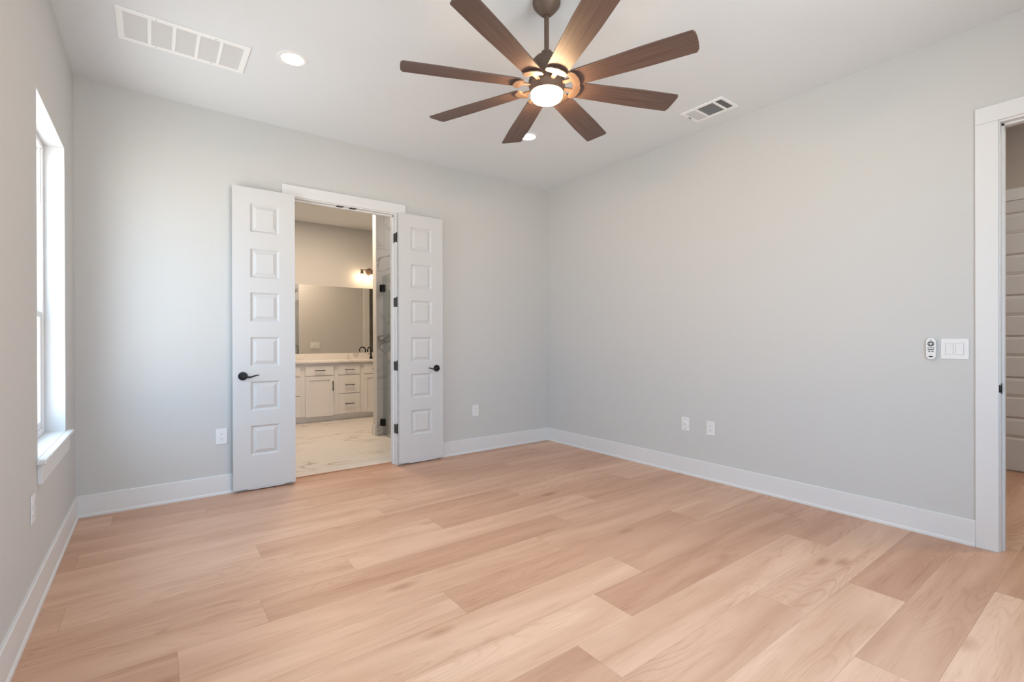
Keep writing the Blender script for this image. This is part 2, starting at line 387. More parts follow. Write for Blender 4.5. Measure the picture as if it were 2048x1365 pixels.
mb = MB(); mb.box(.882, OPX[0]-.004, YB+TW, YB+TW+.018, 0, 2.463); mb.box(OPX[1]+.004, 2.005, YB+TW, YB+TW+.018, 0, 2.463); mb.box(.882, 2.005, YB+TW, YB+TW+.018, 2.464, 2.56); mb.build('casing', M['trim'], t1)

# trim of the doorway on the right
t2 = thing('trim_2', (XR, .1, 0), 'wide white casing and jamb of the doorway to the hall', 'trim', kind='structure')
mb = MB()
mb.box(XR-.018, XR, DR_Y[1]+.006, .626, 0, 2.466, bevel=.0015); mb.box(XR-.018, XR, -.405, DR_Y[0]-.006, 0, 2.466, bevel=.0015)
mb.box(XR-.019, XR, -.405, .626, 2.4665, 2.560, bevel=.0015); mb.build('casing', M['trim'], t2)
mb = MB()
mb.box(XR-.004, XR+TW+.004, DR_Y[1], DR_Y[1]+.02, 0, DR_Z+.02); mb.box(XR-.004, XR+TW+.004, DR_Y[0]-.02, DR_Y[0], 0, DR_Z+.02); mb.box(XR-.004, XR+TW+.004, DR_Y[0], DR_Y[1], DR_Z, DR_Z+.02)
mb.box(XR+.04, XR+.078, DR_Y[1]-.011, DR_Y[1], 0, DR_Z); mb.box(XR+.04, XR+.078, DR_Y[0], DR_Y[0]+.011, 0, DR_Z); mb.box(XR+.04, XR+.078, DR_Y[0], DR_Y[1], DR_Z-.011, DR_Z)
mb.build('jamb', M['trim'], t2)
mb = MB(); mb.box(XR+.004, XR+.034, DR_Y[1]-.002, DR_Y[1]+.001, .905, .965, bevel=.0008); mb.lathe([(.001, -.024), (.008, -.018), (.010, 0), (.008, .018), (.001, .024)], c=(XR-.0015, DR_Y[1]+.003, .935), seg=14); mb.build('strike_plate', M['black'], t2, True)
mb = MB(); mb.box(XR+TW, XR+TW+.018, DR_Y[1]+.006, .626, 0, 2.466); mb.box(XR+TW, XR+TW+.018, -.405, DR_Y[0]-.006, 0, 2.466); mb.box(XR+TW, XR+TW+.018, -.405, .626, 2.4665, 2.56); mb.build('casing', M['trim'], t2)

# ------------------------------------------------------------------ windows
def window(name, y0, y1, label):
    z0, z1 = WIN_Z
    t = thing(name, (XL, (y0+y1)/2, z0), label, 'window', kind='structure')
    mb = MB()                                                       # painted returns of the recess
    mb.box(XL-WT, XL+.0005, y0-.012, y0, z0, z1); mb.box(XL-WT, XL+.0005, y1, y1+.012, z0, z1); mb.box(XL-WT, XL+.0005, y0-.012, y1+.012, z1, z1+.012)
    mb.build('reveal', M['returns'], t)
    xf = XL-.092                                                    # inner face of the window unit
    mb = MB(); w_ = .032
    mb.box(xf-.07, xf, y0, y0+w_, z0, z1, bevel=.003); mb.box(xf-.07, xf, y1-w_, y1, z0, z1, bevel=.003)
    mb.box(xf-.07, xf, y0+w_, y1-w_, z1-w_, z1, bevel=.003); mb.box(xf-.07, xf, y0+w_, y1-w_, z0, z0+w_, bevel=.003)
    mb.build('window_frame', M['vinyl'], t)
    zm = 1.40; a, b = y0+w_, y1-w_
    def sash(xa, xb, za, zb, rail):
        m_ = MB(); m_.box(xa, xb, a, a+.036, za, zb, bevel=.004); m_.box(xa, xb, b-.036, b, za, zb, bevel=.004)
        m_.box(xa, xb, a+.036, b-.036, za, za+rail, bevel=.004); m_.box(xa, xb, a+.036, b-.036, zb-.036, zb, bevel=.004)
        s_ = m_.build('sash', M['vinyl'], t)
        bx((xa+xb)/2-.004, (xa+xb)/2+.004, a+.03, b-.03, za+rail-.006, zb-.03).build('pane', M['pane'], s_)
        return s_
    s1 = sash(xf-.034, xf-.008, z0+w_, zm, .045)
    sash(xf-.064, xf-.038, zm-.03, z1-w_, .036)
    bx(xf-.030, xf-.006, (a+b)/2-.03, (a+b)/2+.03, zm, zm+.012, bevel=.003).build('sash_lock', M['vinyl'], s1)
    mb = MB(); mb.box(xf-.036, xf-.010, a, a+.012, 2.04, z1-w_); mb.box(xf-.036, xf-.010, b-.012, b, 2.04, z1-w_); mb.build('track_cover', M['vinyl'], t)
    mb = MB(); mb.box(xf, XL, y0, y1, z0-.022, z0, 0); mb.box(XL, XL+.036, y0-.045, y1+.05, z0-.022, z0, bevel=.005, seg=2); mb.build('window_stool', M['trim'], t)
    mb = MB(); mb.box(XL, XL+.018, y0-.012, y1+.02, z0-.118, z0-.0225, bevel=.002); mb.build('apron', M['trim'], t)
    return t
window('window_1', *WIN_Y, 'tall white sash window with stool in its deep recess near the corner')
window('window_added_side', *ADDED_WIN_Y, 'tall white sash window added for light on the same wall beside the viewpoint')  # out of view, added because the room needs its daylight
# wide unseen window, added behind the viewpoint to light the room
t = thing('window_added_rear', (sum(NW_X)/2, YN, WIN_Z[0]), 'wide white twin window added for light, facing the double doors', 'window', kind='structure')
mb = MB(); x0, x1 = NW_X; z0, z1 = WIN_Z
mb.box(x0, x0+.04, YN-WT, YN-.08, z0, z1); mb.box(x1-.04, x1, YN-WT, YN-.08, z0, z1); mb.box(x0, x1, YN-WT, YN-.08, z0, z0+.04); mb.box(x0, x1, YN-WT, YN-.08, z1-.04, z1); mb.box((x0+x1)/2-.05, (x0+x1)/2+.05, YN-WT, YN-.08, z0, z1)
mb.box(x0, x1, YN-.13, YN-.09, 1.38, 1.42); mb.build('window_frame', M['vinyl'], t)
bx(x0+.03, x1-.03, YN-.122, YN-.116, z0+.03, z1-.03).build('pane', M['pane'], t)
bx(x0-.04, x1+.04, YN-.08, YN+.036, z0-.022, z0, bevel=.003).build('window_stool', M['trim'], t)

# ------------------------------------------------------------------ panelled double doors, folded back on the wall
PAN_Z = [(.287, .532), (.651, .893), (1.011, 1.256), (1.377, 1.619), (1.735, 1.977), (2.108, 2.345)]
def panel_face(mb, x0, x1, z0, z1, px0, px1, panels, y, out):
    """one moulded face of a door in the plane y; out=-1 looks to -y"""
    bm = mb.bm
    xs = [x0, px0, px1, x1]; zs = [z0]+[q for p in panels for q in p]+[z1]
    def quad(a, b, c, d): bm.faces.new([bm.verts.new(q) for q in (a, b, c, d)])
    for i in range(3):
        for j in range(len(zs)-1):
            if i == 1 and j % 2 == 1: continue
            quad((xs[i], y, zs[j]), (xs[i+1], y, zs[j]), (xs[i+1], y, zs[j+1]), (xs[i], y, zs[j+1]))
    steps = [(0, 0), (.004, .0015), (.015, .0125), (.019, .0125), (.046, .002), (.048, .002)]
    for a, b in panels:
        loops = [[(px0+s, y-out*d, a+s), (px1-s, y-out*d, a+s), (px1-s, y-out*d, b-s), (px0+s, y-out*d, b-s)] for s, d in steps]
        for p, q in zip(loops, loops[1:]):
            for i in range(4):
                j = (i+1) % 4; quad(p[i], p[j], q[j], q[i])
        quad(*loops[-1])
def door_leaf(x0, x1, yf, yb, z0, z1, px0, px1, panels):
    mb = MB(); panel_face(mb, x0, x1, z0, z1, px0, px1, panels, yf, -1); panel_face(mb, x0, x1, z0, z1, px0, px1, panels, yb, 1)
    bm = mb.bm
    for q in ([(x0, yf, z0), (x0, yb, z0), (x0, yb, z1), (x0, yf, z1)], [(x1, yf, z0), (x1, yb, z0), (x1, yb, z1), (x1, yf, z1)], [(x0, yf, z0), (x1, yf, z0), (x1, yb, z0), (x0, yb, z0)], [(x0, yf, z1), (x1, yf, z1), (x1, yb, z1), (x0, yb, z1)]):
        bm.faces.new([bm.verts.new(p) for p in q])
    bmesh.ops.remove_doubles(bm, verts=bm.verts, dist=.0002)
    return mb
YF, YK = YB-.066, YB-.031
def leaf(name, x0, x1, px, hx, sgn, label, knuckle_x, jamb_x):
    t = thing(name, ((x0+x1)/2, YB-.05, .02), label, 'door', kind='structure')
    door_leaf(x0, x1, YF, YK, .022, 2.466, px[0], px[1], PAN_Z).build('door_panel', M['door'], t)
    z = .938
    hnd = MB().lathe([(.0345, 0), (.0345, -.004), (.031, -.009), (.018, -.011), (.014, -.016), (.0125, -.045), (.011, -.052)], c=(hx, YF, z), axis='Y', seg=28).build('handle_rose', M['black'], t, True)
    pts = [(hx, YF-.046, z), (hx+sgn*.020, YF-.048, z-.006), (hx+sgn*.045, YF-.049, z-.008), (hx+sgn*.070, YF-.049, z-.002), (hx+sgn*.092, YF-.048, z+.006), (hx+sgn*.112, YF-.046, z+.006)]
    MB().tube(pts, [.0095, .0085, .0072, .006, .005, .0035], 12).build('lever', M['black'], hnd, True)
    for hz in (.353, .972, 1.597, 2.231):
        mb = MB(); mb.box(min(jamb_x, jamb_x-sgn*-.0018), max(jamb_x, jamb_x-sgn*-.0018), YB-.012, YB+.040, hz-.044, hz+.044, bevel=.0006)
        mb.lathe([(.0055, -.046), (.0055, .046)], c=(knuckle_x, YK+.012, hz), seg=12); mb.lathe([(.003, .046), (.0065, .047), (.004, .053)], c=(knuckle_x, YK+.012, hz), seg=12)
        mb.build('hinge', M['black'], t, True)
    # bolt foot / rubber sweep under the leaf
    bx(x0+.10, x1-.08, YF+.006, YF+.026, .010, .0225).build('door_sweep', M['trim'], t)
    return t
leaf('door_1', .5085, .972, (.632, .850), .578, 1, 'narrow white six panel door leaf folded open beside the window corner', .974, OPX[0])
leaf('door_2', 1.914, 2.393, (2.038, 2.265), 2.318, -1, 'narrow white six panel door leaf showing black hinges along the bathroom opening', 1.9115, OPX[1])

# ------------------------------------------------------------------ ceiling fan
FC = Vector((1.7042, 1.959, 0)); ZB = 2.5917
fan = thing('ceiling_fan', (FC.x, FC.y, CE), 'bronze eight blade ceiling fan with a glowing round light', 'ceiling fan')
fx = lambda prof, seg=40: MB().lathe(prof, c=(FC.x, FC.y, 0), seg=seg)
fx([(.072, CE), (.0755, CE-.006), (.0755, CE-.016), (.072, CE-.028), (.055, CE-.050), (.036, CE-.070), (.022, CE-.081), (.017, CE-.083)]).build('canopy', M['bronze'], fan, True)
fx([(.0132, CE-.085), (.0132, 2.765)], 20).build('downrod', M['bronze'], fan, True)
fx([(.016, 2.778), (.028, 2.774), (.031, 2.765), (.032, 2.752), (.048, 2.748), (.062, 2.740), (.078, 2.722), (.086, 2.700), (.090, 2.66), (.093, 2.622), (.098, 2.618), (.098, 2.590), (.096, 2.587), (.086, 2.586)]).build('motor_housing', M['bronze'], fan, True)
ring = fx([(.0955, 2.588), (.088, 2.561), (.0875, 2.557), (.0875, 2.553), (.084, 2.552)]).build('light_kit_ring', M['bronze'], fan, True)
fx([(.084, 2.553), (.0850, 2.544), (.0835, 2.530), (.075, 2.517), (.056, 2.509), (.030, 2.506), (.002, 2.505)]).build('light_lens', M['fanlens'], fan, True)
def blade_mesh():
    """local: x outward, y across, z up; cambered plank with rounded tip"""
    mb = MB(); bm = mb.bm; R0, R1 = .158, .765; n = 22; mY = 8; th = .007
    top, bot = [], []
    for i in range(n+1):
        x = R0+(R1-R0)*i/n; f = (x-R0)/(R1-R0); hw = .056+(.0693-.056)*min(1, f*1.6)
        rt, rb = [], []
        for j in range(mY+1):
            v = -1+2*j/mY; xx = x
            if i == n: xx = x+.006*(1-v*v)-(.008 if abs(v) > .99 else 0)
            z = .004*(1-v*v)
            rt.append(bm.verts.new((xx, v*hw, z+th/2))); rb.append(bm.verts.new((xx, v*hw, z-th/2)))
        top.append(rt); bot.append(rb)
    for i in range(n):
        for j in range(mY):
            bm.faces.new((top[i][j], top[i+1][j], top[i+1][j+1], top[i][j+1])); bm.faces.new((bot[i][j], bot[i][j+1], bot[i+1][j+1], bot[i+1][j]))
        for j, s_ in ((0, 1), (mY, -1)): bm.faces.new((top[i][j], bot[i][j], bot[i+1][j], top[i+1][j]))
    for i in (0, n):
        for j in range(mY): bm.faces.new((top[i][j], top[i][j+1], bot[i][j+1], bot[i][j]))
    return mb
def arm_mesh():
    mb = MB()
    mb.box(.088, .150, -.013, .013, -.010, .000, bevel=.002)                      # stem
    poly = [(.140, -.052), (.140, .052), (.152, .058), (.158, .030), (.160, 0), (.158, -.030), (.152, -.058)]
    mb.prism(poly, -.012, .000)                                                    # cross bar of the T
    cap = [(.150, -.058), (.150, .058), (.166, .056), (.180, .036), (.186, 0), (.180, -.036), (.166, -.056)]
    mb.prism(cap, -.0115, -.0040)                                                  # cap clasping the blade root
    return mb
PH = math.radians(-10.405)
b0 = a0 = None
for k in range(8):
    ang = math.radians(22.4+.394+45*k)
    mtx = Matrix.Translation((FC.x, FC.y, ZB)) @ Matrix.Rotation(ang, 4, 'Z') @ Matrix.Rotation(PH, 4, 'X')
    if b0 is None:
        b0 = blade_mesh().build('blade', M['blade'], None, True); a0 = arm_mesh().build('blade_arm', M['bronze'], None)
        pb, pa = b0, a0
    else:
        pb, pa = b0.copy(), a0.copy(); COL.objects.link(pb); COL.objects.link(pa)
    for o in (pb, pa):
        o.parent = fan; o.matrix_parent_inverse = Matrix.Translation((-FC.x, -FC.y, -CE)); o.matrix_basis = mtx

# ------------------------------------------------------------------ recessed lights
def can_light(name, x, y, z, label, group='lit recessed ceiling lights'):
    t = thing(name, (x, y, z), label, 'recessed light', group)
    MB().lathe([(.064, -.001), (.072, -.004), (.090, -.004), (.094, -.002), (.095, 0)], seg=40, caps=False).xf(Matrix.Translation((x, y, z))).build('trim_ring', M['baffle'], t, True)
    MB().lathe([(.064, -.0012), (.058, .0), (.002, -.002)], seg=40, caps=False).xf(Matrix.Translation((x, y, z-.0015))).build('lens', M['canlens'], t, True)
    return t
can_light('recessed_light', .731, 3.344, CE, 'lit recessed ceiling light beside the long return grille')
can_light('recessed_light', 2.705, 3.367, CE, 'lit recessed ceiling light half hidden by a fan blade')

# ------------------------------------------------------------------ return grille and supply register on the ceiling
gr = thing('return_air_grille', (.167, 3.543, CE), 'long white return air grille with five panels on the ceiling', 'air vent')
x0, x1, y0, y1 = -.163, .497, 3.369, 3.719
mb = MB(); e = .034
mb.box(x0, x1, y0, y0+e, CE-.008, CE, bevel=.002); mb.box(x0, x1, y1-e, y1, CE-.008, CE, bevel=.002)
mb.box(x0, x0+e, y0+e, y1-e, CE-.008, CE, bevel=.002); mb.box(x1-e, x1, y0+e, y1-e, CE-.008, CE, bevel=.002)
pw = (x1-x0-2*e)/5
for k in range(1, 5): mb.box(x0+e+pw*k-.009, x0+e+pw*k+.009, y0+e, y1-e, CE-.007, CE-.0005)
mb.build('frame', M['register'], gr)
for k in range(5):
    a, b = x0+e+pw*k+(.009 if k else 0), x0+e+pw*(k+1)-(.009 if k < 4 else 0)
    mb = MB(); n = 26
    for i in range(n):
        yy = y0+e+(y1-y0-2*e)*(i+.5)/n
        mb.prism([(yy-.0036, CE-.0012), (yy-.0026, CE-.0012), (yy+.0040, CE-.0046), (yy+.0030, CE-.0046)], a, b, 'X')
    p_ = mb.build('louver_panel', M['louver'], gr)
    bx(a, b, y0+e, y1-e, CE-.0008, CE-.0003).build('filter', M['filter'], p_)
for x, y in ((.02, y0+.017), (.31, y0+.017), (.02, y1-.017), (.31, y1-.017)):
    MB().lathe([(.0005, -.0088), (.003, -.0086), (.004, -.008)], c=(x, y, CE), seg=12).build('screw', M['steel'], gr)
sv = thing('supply_register', (3.541, 2.117, CE), 'small white ceiling register with grey louvers above the plain wall', 'air vent')
x0, x1, y0, y1 = 3.421, 3.663, 1.940, 2.292
mb = MB(); secs = [(1.962, 2.016), (2.034, 2.166), (2.182, 2.262)]; xa, xb = x0+.03, x1-.03
mb.box(x0, xa, y0, y1, CE-.010, CE, bevel=.003); mb.box(xb, x1, y0, y1, CE-.010, CE, bevel=.003)
prev = y0
for a, b in secs: mb.box(xa, xb, prev, a, CE-.010, CE, bevel=.002); prev = b
mb.box(xa, xb, prev, y1, CE-.010, CE, bevel=.002); mb.build('frame', M['register'], sv)
bx(xa-.002, xb+.002, secs[0][0]-.002, secs[2][1]+.002, CE-.0012, CE-.0004).build('dark_backing', M['regdark'], sv)  # flat dark sheet standing in for the unlit duct behind the louvers
mb = MB(); a, b = secs[0]
for i in range(5):
    yy = a+(b-a)*(i+.5)/5; mb.prism([(yy+.0045, CE-.002), (yy+.0055, CE-.002), (yy-.0035, CE-.0095), (yy-.0045, CE-.0095)], xa, xb, 'X')
mb.build('louver_bank', M['register'], sv)
mb = MB(); a, b = secs[1]
for i in range(11):
    xx = xa+(xb-xa)*(i+.5)/11; mb.prism([(xx+.004, CE-.002), (xx+.005, CE-.002), (xx-.003, CE-.0095), (xx-.004, CE-.0095)], a, b, 'Y')
mb.build('louver_bank', M['register'], sv)
mb = MB(); a, b = secs[2]
for i in range(8):
    yy = a+(b-a)*(i+.5)/8; mb.prism([(yy-.0060, CE-.002), (yy-.0050, CE-.002), (yy+.0055, CE-.0095), (yy+.0045, CE-.0095)], xa, xb, 'X')
mb.build('louver_bank', M['louver'], sv)
bx(3.515, 3.545, y1-.018, y1-.014, CE-.016, CE-.010, bevel=.001).build('damper_lever', M['grey'], sv)

# ------------------------------------------------------------------ outlets, switches, remote
def plate_mesh(w_, h_): return bx(-w_/2, w_/2, -.006, 0, -h_/2, h_/2, bevel=.003, seg=2)
def rrect(w_, h_, r_, n=6):
    pts = []
    for cx_, cz_, a0_ in ((w_/2-r_, h_/2-r_, 0), (-w_/2+r_, h_/2-r_, 90), (-w_/2+r_, -h_/2+r_, 180), (w_/2-r_, -h_/2+r_, 270)):
        for i in range(n+1):
            a_ = math.radians(a0_+90*i/n); pts.append((cx_+r_*math.cos(a_), cz_+r_*math.sin(a_)))
    return pts
def place(o, loc, face):            # local -y is the room side
    rot = {'back': 0, 'right': -math.pi/2, 'left': math.pi/2, 'north': math.pi}[face]
    o.matrix_world = Matrix.Translation(loc) @ Matrix.Rotation(rot, 4, 'Z'); return o
def outlet(label, group='wall outlets around the bedroom'):
    t = thing('wall_outlet', (0, 0, 0), label, 'outlet', group)
    loc_part(plate_mesh(.080, .124), 'cover_plate', M['plastic'], t)
    for z in (-.0195, .0195):
        f = loc_part(MB().prism([(p[0], p[1]+z) for p in rrect(.034, .029, .012)], -.0085, -.005, 'Y'), 'receptacle', M['plastic'], t)
        mb = MB(); mb.box(-.0075, -.0055, -.0088, -.008, z-.001, z+.008); mb.box(.0055, .0075, -.0088, -.008, z-.0005, z+.007); mb.lathe([(.0026, -.0088), (.0026, -.008)], c=(0, 0, z-.0085), axis='Y', seg=10)
        loc_part(mb, 'slots', M['grey'], f)
    loc_part(MB().lathe([(.0028, -.0075), (.0028, -.005)], axis='Y', seg=12), 'screw', M['plastic'], t)
    return t
place(outlet('white duplex outlet between the window corner and the left door leaf'), (.435, YB, .461), 'back')
place(outlet('white duplex outlet to the right of the right door leaf'), (2.826, YB, .452), 'back')
place(outlet('white duplex outlet on the plain wall, nearer the doorway than the cable plate'), (XR, 2.300, .451), 'right')
place(outlet('white duplex outlet under the window'), (XL, 2.985, .478), 'left')
cx = thing('cable_wall_plate', (0, 0, 0), 'white cable wall plate with one dark socket at its centre', 'wall plate')
loc_part(plate_mesh(.080, .124), 'cover_plate', M['plastic'], cx)
j = loc_part(MB().lathe([(.0095, -.006), (.0095, -.011), (.006, -.0115), (.005, -.016)], axis='Y', seg=18), 'cable_jack', M['plastic'], cx, True)
loc_part(MB().lathe([(.0042, -.0165), (.0042, -.012)], axis='Y', seg=12), 'pin', M['dark'], j)
for z in (-.042, .042): loc_part(MB().lathe([(.003, -.0072), (.003, -.005)], c=(0, 0, z), axis='Y', seg=12), 'screw', M['grey'], cx)
place(cx, (XR, 2.547, .457), 'right')
sw = thing('light_switch', (0, 0, 0), 'white double rocker light switch beside the hall doorway', 'light switch')
loc_part(plate_mesh(.127, .124), 'cover_plate', M['plastic'], sw)
for x, tilt in ((-.0235, .03), (.0235, -.03)):
    mb = MB(); mb.prism([(-.0055, -.033), (-.0055, .033), (-.0085-tilt*.08, .033), (-.0070, 0), (-.0085+tilt*.08, -.033)], x-.0165, x+.0165, 'X')
    loc_part(mb, 'rocker', M['plastic'], sw)
    mb = MB(); 
    for a in ((x-.0185, x-.0170, -.0345, .0345), (x+.0170, x+.0185, -.0345, .0345), (x-.0185, x+.0185, .0336, .0348), (x-.0185, x+.0185, -.0348, -.0336)): mb.box(a[0], a[1], -.0066, -.0055, a[2], a[3])
    loc_part(mb, 'rocker_gap', mat('soft_grey', (.45, .45, .46, 1), .6) if 'sg' not in M else M['sg'], sw)
place(sw, (XR, .719, 1.160), 'right')
rc = thing('remote_control', (0, 0, 0), 'white fan remote control hanging on the wall by the switches', 'remote control')
loc_part(MB().prism(rrect(.036, .110, .010), -.010, 0, 'Y'), 'wall_cradle', M['plastic'], rc)
mb = MB(); mb.prism(rrect(.046, .133, .0225, 8), -.024, -.006, 'Y'); bmesh.ops.bevel(mb.bm, geom=[e_ for e_ in mb.bm.edges if abs(e_.verts[0].co.y-e_.verts[1].co.y) < 1e-6 and e_.verts[0].co.y < -.02], offset=.004, segments=3, profile=.6, affect='EDGES')
loc_part(mb, 'body', M['plastic'], rc, True)
d = loc_part(MB().lathe([(.0165, -.0235), (.0165, -.0250), (.0070, -.0252)], c=(0, 0, .030), axis='Y', seg=28), 'button_dial', M['grey'], rc)
mb = MB()
for a_ in (0, 90, 180, 270):
    c_, s_ = math.cos(math.radians(a_)), math.sin(math.radians(a_)); mb.lathe([(.0022, -.0256), (.0022, -.0248)], c=(.0115*c_, 0, .030+.0115*s_), axis='Y', seg=8)
mb.lathe([(.0055, -.0258), (.0055, -.0248)], c=(0, 0, .030), axis='Y', seg=16); loc_part(mb, 'dial_marks', M['plastic'], d)
for x, z, w_, h_ in ((0, .0535, .008, .005), (-.0125, .0055, .008, .005), (0, .0055, .008, .005), (.0125, .0055, .008, .005), (0, -.0055, .030, .005), (-.007, -.0175, .010, .005), (.008, -.0175, .010, .005)):
    loc_part(MB().prism([(x+p[0], z+p[1]) for p in rrect(w_, h_, .002, 3)], -.0248, -.0235, 'Y'), 'button', M['grey'], rc)
loc_part(MB().prism([(.0115*math.cos(a_*math.pi/12), -.0485+.0042*math.sin(a_*math.pi/12)) for a_ in range(24)], -.0247, -.0235, 'Y'), 'logo_badge', M['black'], rc)
place(rc, (XR, .825, 1.1605), 'right')

# ------------------------------------------------------------------ hall beyond the doorway
HX = 6.317
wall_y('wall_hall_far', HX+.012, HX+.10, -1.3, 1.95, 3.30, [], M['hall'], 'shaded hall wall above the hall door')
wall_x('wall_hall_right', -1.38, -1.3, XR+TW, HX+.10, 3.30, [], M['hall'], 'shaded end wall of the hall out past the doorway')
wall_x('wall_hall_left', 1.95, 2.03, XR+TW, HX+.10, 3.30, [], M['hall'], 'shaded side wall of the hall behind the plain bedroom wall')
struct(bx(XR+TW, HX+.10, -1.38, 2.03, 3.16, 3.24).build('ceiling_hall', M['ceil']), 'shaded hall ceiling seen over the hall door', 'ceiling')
d3 = thing('door_3', (HX, .55, 0), 'shaded white panelled hall door seen through the doorway', 'door', kind='structure')
hz = [(.300, .520), (.650, .868), (1.008, 1.226), (1.352, 1.570), (1.700, 1.925), (2.050, 2.290)]
hz = [(1.2206+(680-b)*1.2086/258.5, 1.2206+(680-a)*1.2086/258.5) for a, b in ((832, 878), (753, 798), (672, 718), (592, 638), (512, 558), (431, 477))]
mbd = door_leaf(-1.05, -.15, -.018, .017, .014, 2.486, -.925, -.275, hz)
mbd.xf(Matrix.Translation((HX, 0, 0)) @ Matrix.Rotation(-math.pi/2, 4, 'Z') @ Matrix.Translation((0, .018, 0)))
mbd.build('door_panel', M['door'], d3)
mb = MB(); mb.box(HX-.006, HX+.013, .05, .148, 0, 2.595); mb.box(HX-.006, HX+.013, 1.052, 1.15, 0, 2.595); mb.box(HX-.006, HX+.013, .148, 1.052, 2.490, 2.595); mb.build('casing', M['trim'], d3)
for _o in d3.children:
    if _o.name.startswith('door_panel'): pass
lamp('hall_fill', 'AREA', (5.0, -.5, 3.14), 26, (1.0, .88, .74), .5)  # added fill light without a fixture, brightens the hall

# ------------------------------------------------------------------ bathroom shell
BY0, BY1, BX0, BX1, BC = YB+TW, 8.00, .20, 4.40, 3.10
wall_x('wall_bathroom_far', BY1, BY1+.1, BX0-.1, BX1+.1, BC+.05, [], M['wall'], 'warmly lit bathroom wall above the vanity mirror')
wall_y('wall_bathroom_left', BX0-.1, BX0, BY0, BY1, BC+.05, [], M['wall'], 'bathroom side wall behind the left door leaf')
wall_y('wall_bathroom_right', BX1, BX1+.1, BY0, BY1, BC+.05, [], M['wall'], 'bathroom end wall past the vanity')
struct(bx(BX0-.1, BX1+.1, BY0, BY1+.1, BC, BC+.05).build('ceiling_bathroom', M['ceil']), 'warmly lit white bathroom ceiling', 'ceiling')
struct(bx(BX0-.1, BX1+.1, BY0-.012, BY1+.1, -.06, 0).build('floor_bathroom', M['marble_floor']), 'cream marble tile bathroom floor with brown veins', 'floor')
SX, SN = 2.29, 5.97       # end of the short wall, shower's north face
struct(bx(SX, 3.62, SN+.012, SN+.11, 0, BC).build('wall_shower_north', M['wall']), 'end of the short wall between shower and vanity', 'wall')
t4 = thing('trim_4', (SX, SN+.06, 0), 'white baseboard and edge strip on the short shower wall', 'trim', kind='structure')
mb = MB(); mb.box(SX-.014, SX, SN+.012, SN+.124, 0, .13, bevel=.003); mb.box(SX-.014, 3.5, SN+.11, SN+.124, 0, .13, bevel=.003); mb.build('baseboard', M['trim'], t4)
bx(SX-.001, SX+.010, SN-.003, SN+.006, 0, BC).build('edge_strip', M['cab'], t4)
mb = MB(); mb.box(SX+.010, 3.62, SN, SN+.012, 0, BC); mb.box(SX+.08, 3.62, BY0+.002, BY0+.014, 0, BC); mb.box(3.608, 3.62, BY0+.014, SN, 0, BC)
struct(mb.build('wall_shower_tile', M['marble_wall']), 'grey veined marble tiling inside the shower', 'wall')
struct(bx(3.62, 3.70, BY0, SN+.012, 0, BC).build('wall_shower_right', M['wall']), 'outer wall closing the end of the shower', 'wall')
t5 = thing('trim_5', (3.57, SN+.12, 0), 'white casing seen in the mirror at its far side', 'trim', kind='structure')
mb = MB(); mb.box(3.53, 3.63, SN+.11, SN+.128, .0, 2.56, bevel=.002); mb.box(3.63, 3.65, SN-.02, SN+.128, 0, 2.56, bevel=.002); mb.build('casing', M['trim'], t5)

# shower glass door
sd = thing('shower_door', (2.373, SN, .012), 'clear glass shower door with black hinges', 'shower door')
bx(2.368, 2.378, 5.262, 5.955, .014, 2.054, bevel=.001).build('glass_panel', M['shower_glass'], sd)
for z in (.167, 1.895):
    mb = MB(); mb.box(2.352, 2.394, 5.905, 5.957, z-.045, z+.045, bevel=.003); mb.box(2.340, 2.406, 5.957, SN-.0005, z-.045, z+.045, bevel=.003); mb.build('hinge', M['black'], sd)
h_ = MB().tube([(2.367, 5.32, .93), (2.330, 5.32, .93), (2.322, 5.32, .94), (2.322, 5.32, 1.11), (2.330, 5.32, 1.12), (2.367, 5.32, 1.12)], .008, 10).build('handle', M['black'], sd, True)
sp = bx(2.368, 2.378, BY0+.016, 5.256, .006, 2.054, bevel=.001).build('shower_glass_panel', M['shower_glass']); tag(sp, 'fixed clear glass panel beside the shower door', 'glass panel')
# arched fixture on the shower's inner wall
sf = thing('shower_niche_frame', (2.66, BY0+.014, .85), 'black arched frame reflected in the lower left of the mirror', 'shower fixture')
arc = [(-.068, .70), (-.068, .96)]+[(-.068+.03-.03*math.cos(a), .96+.03+.03*math.sin(a)-.03) for a in (.5, 1.0, 1.57)]+[(.038+.03*math.sin(a), .96+.03*math.cos(a)) for a in (0, .5, 1.0, 1.57)]+[(.068, .70)]
MB().tube([(2.66+p[0], BY0+.024, p[1]+.05) for p in arc], .010, 8).build('arch_bar', M['black'], sf, True)
bx(2.66-.060, 2.66+.060, BY0+.014, BY0+.022, .75, 1.03).build('back_plate', M['steel'], sf)

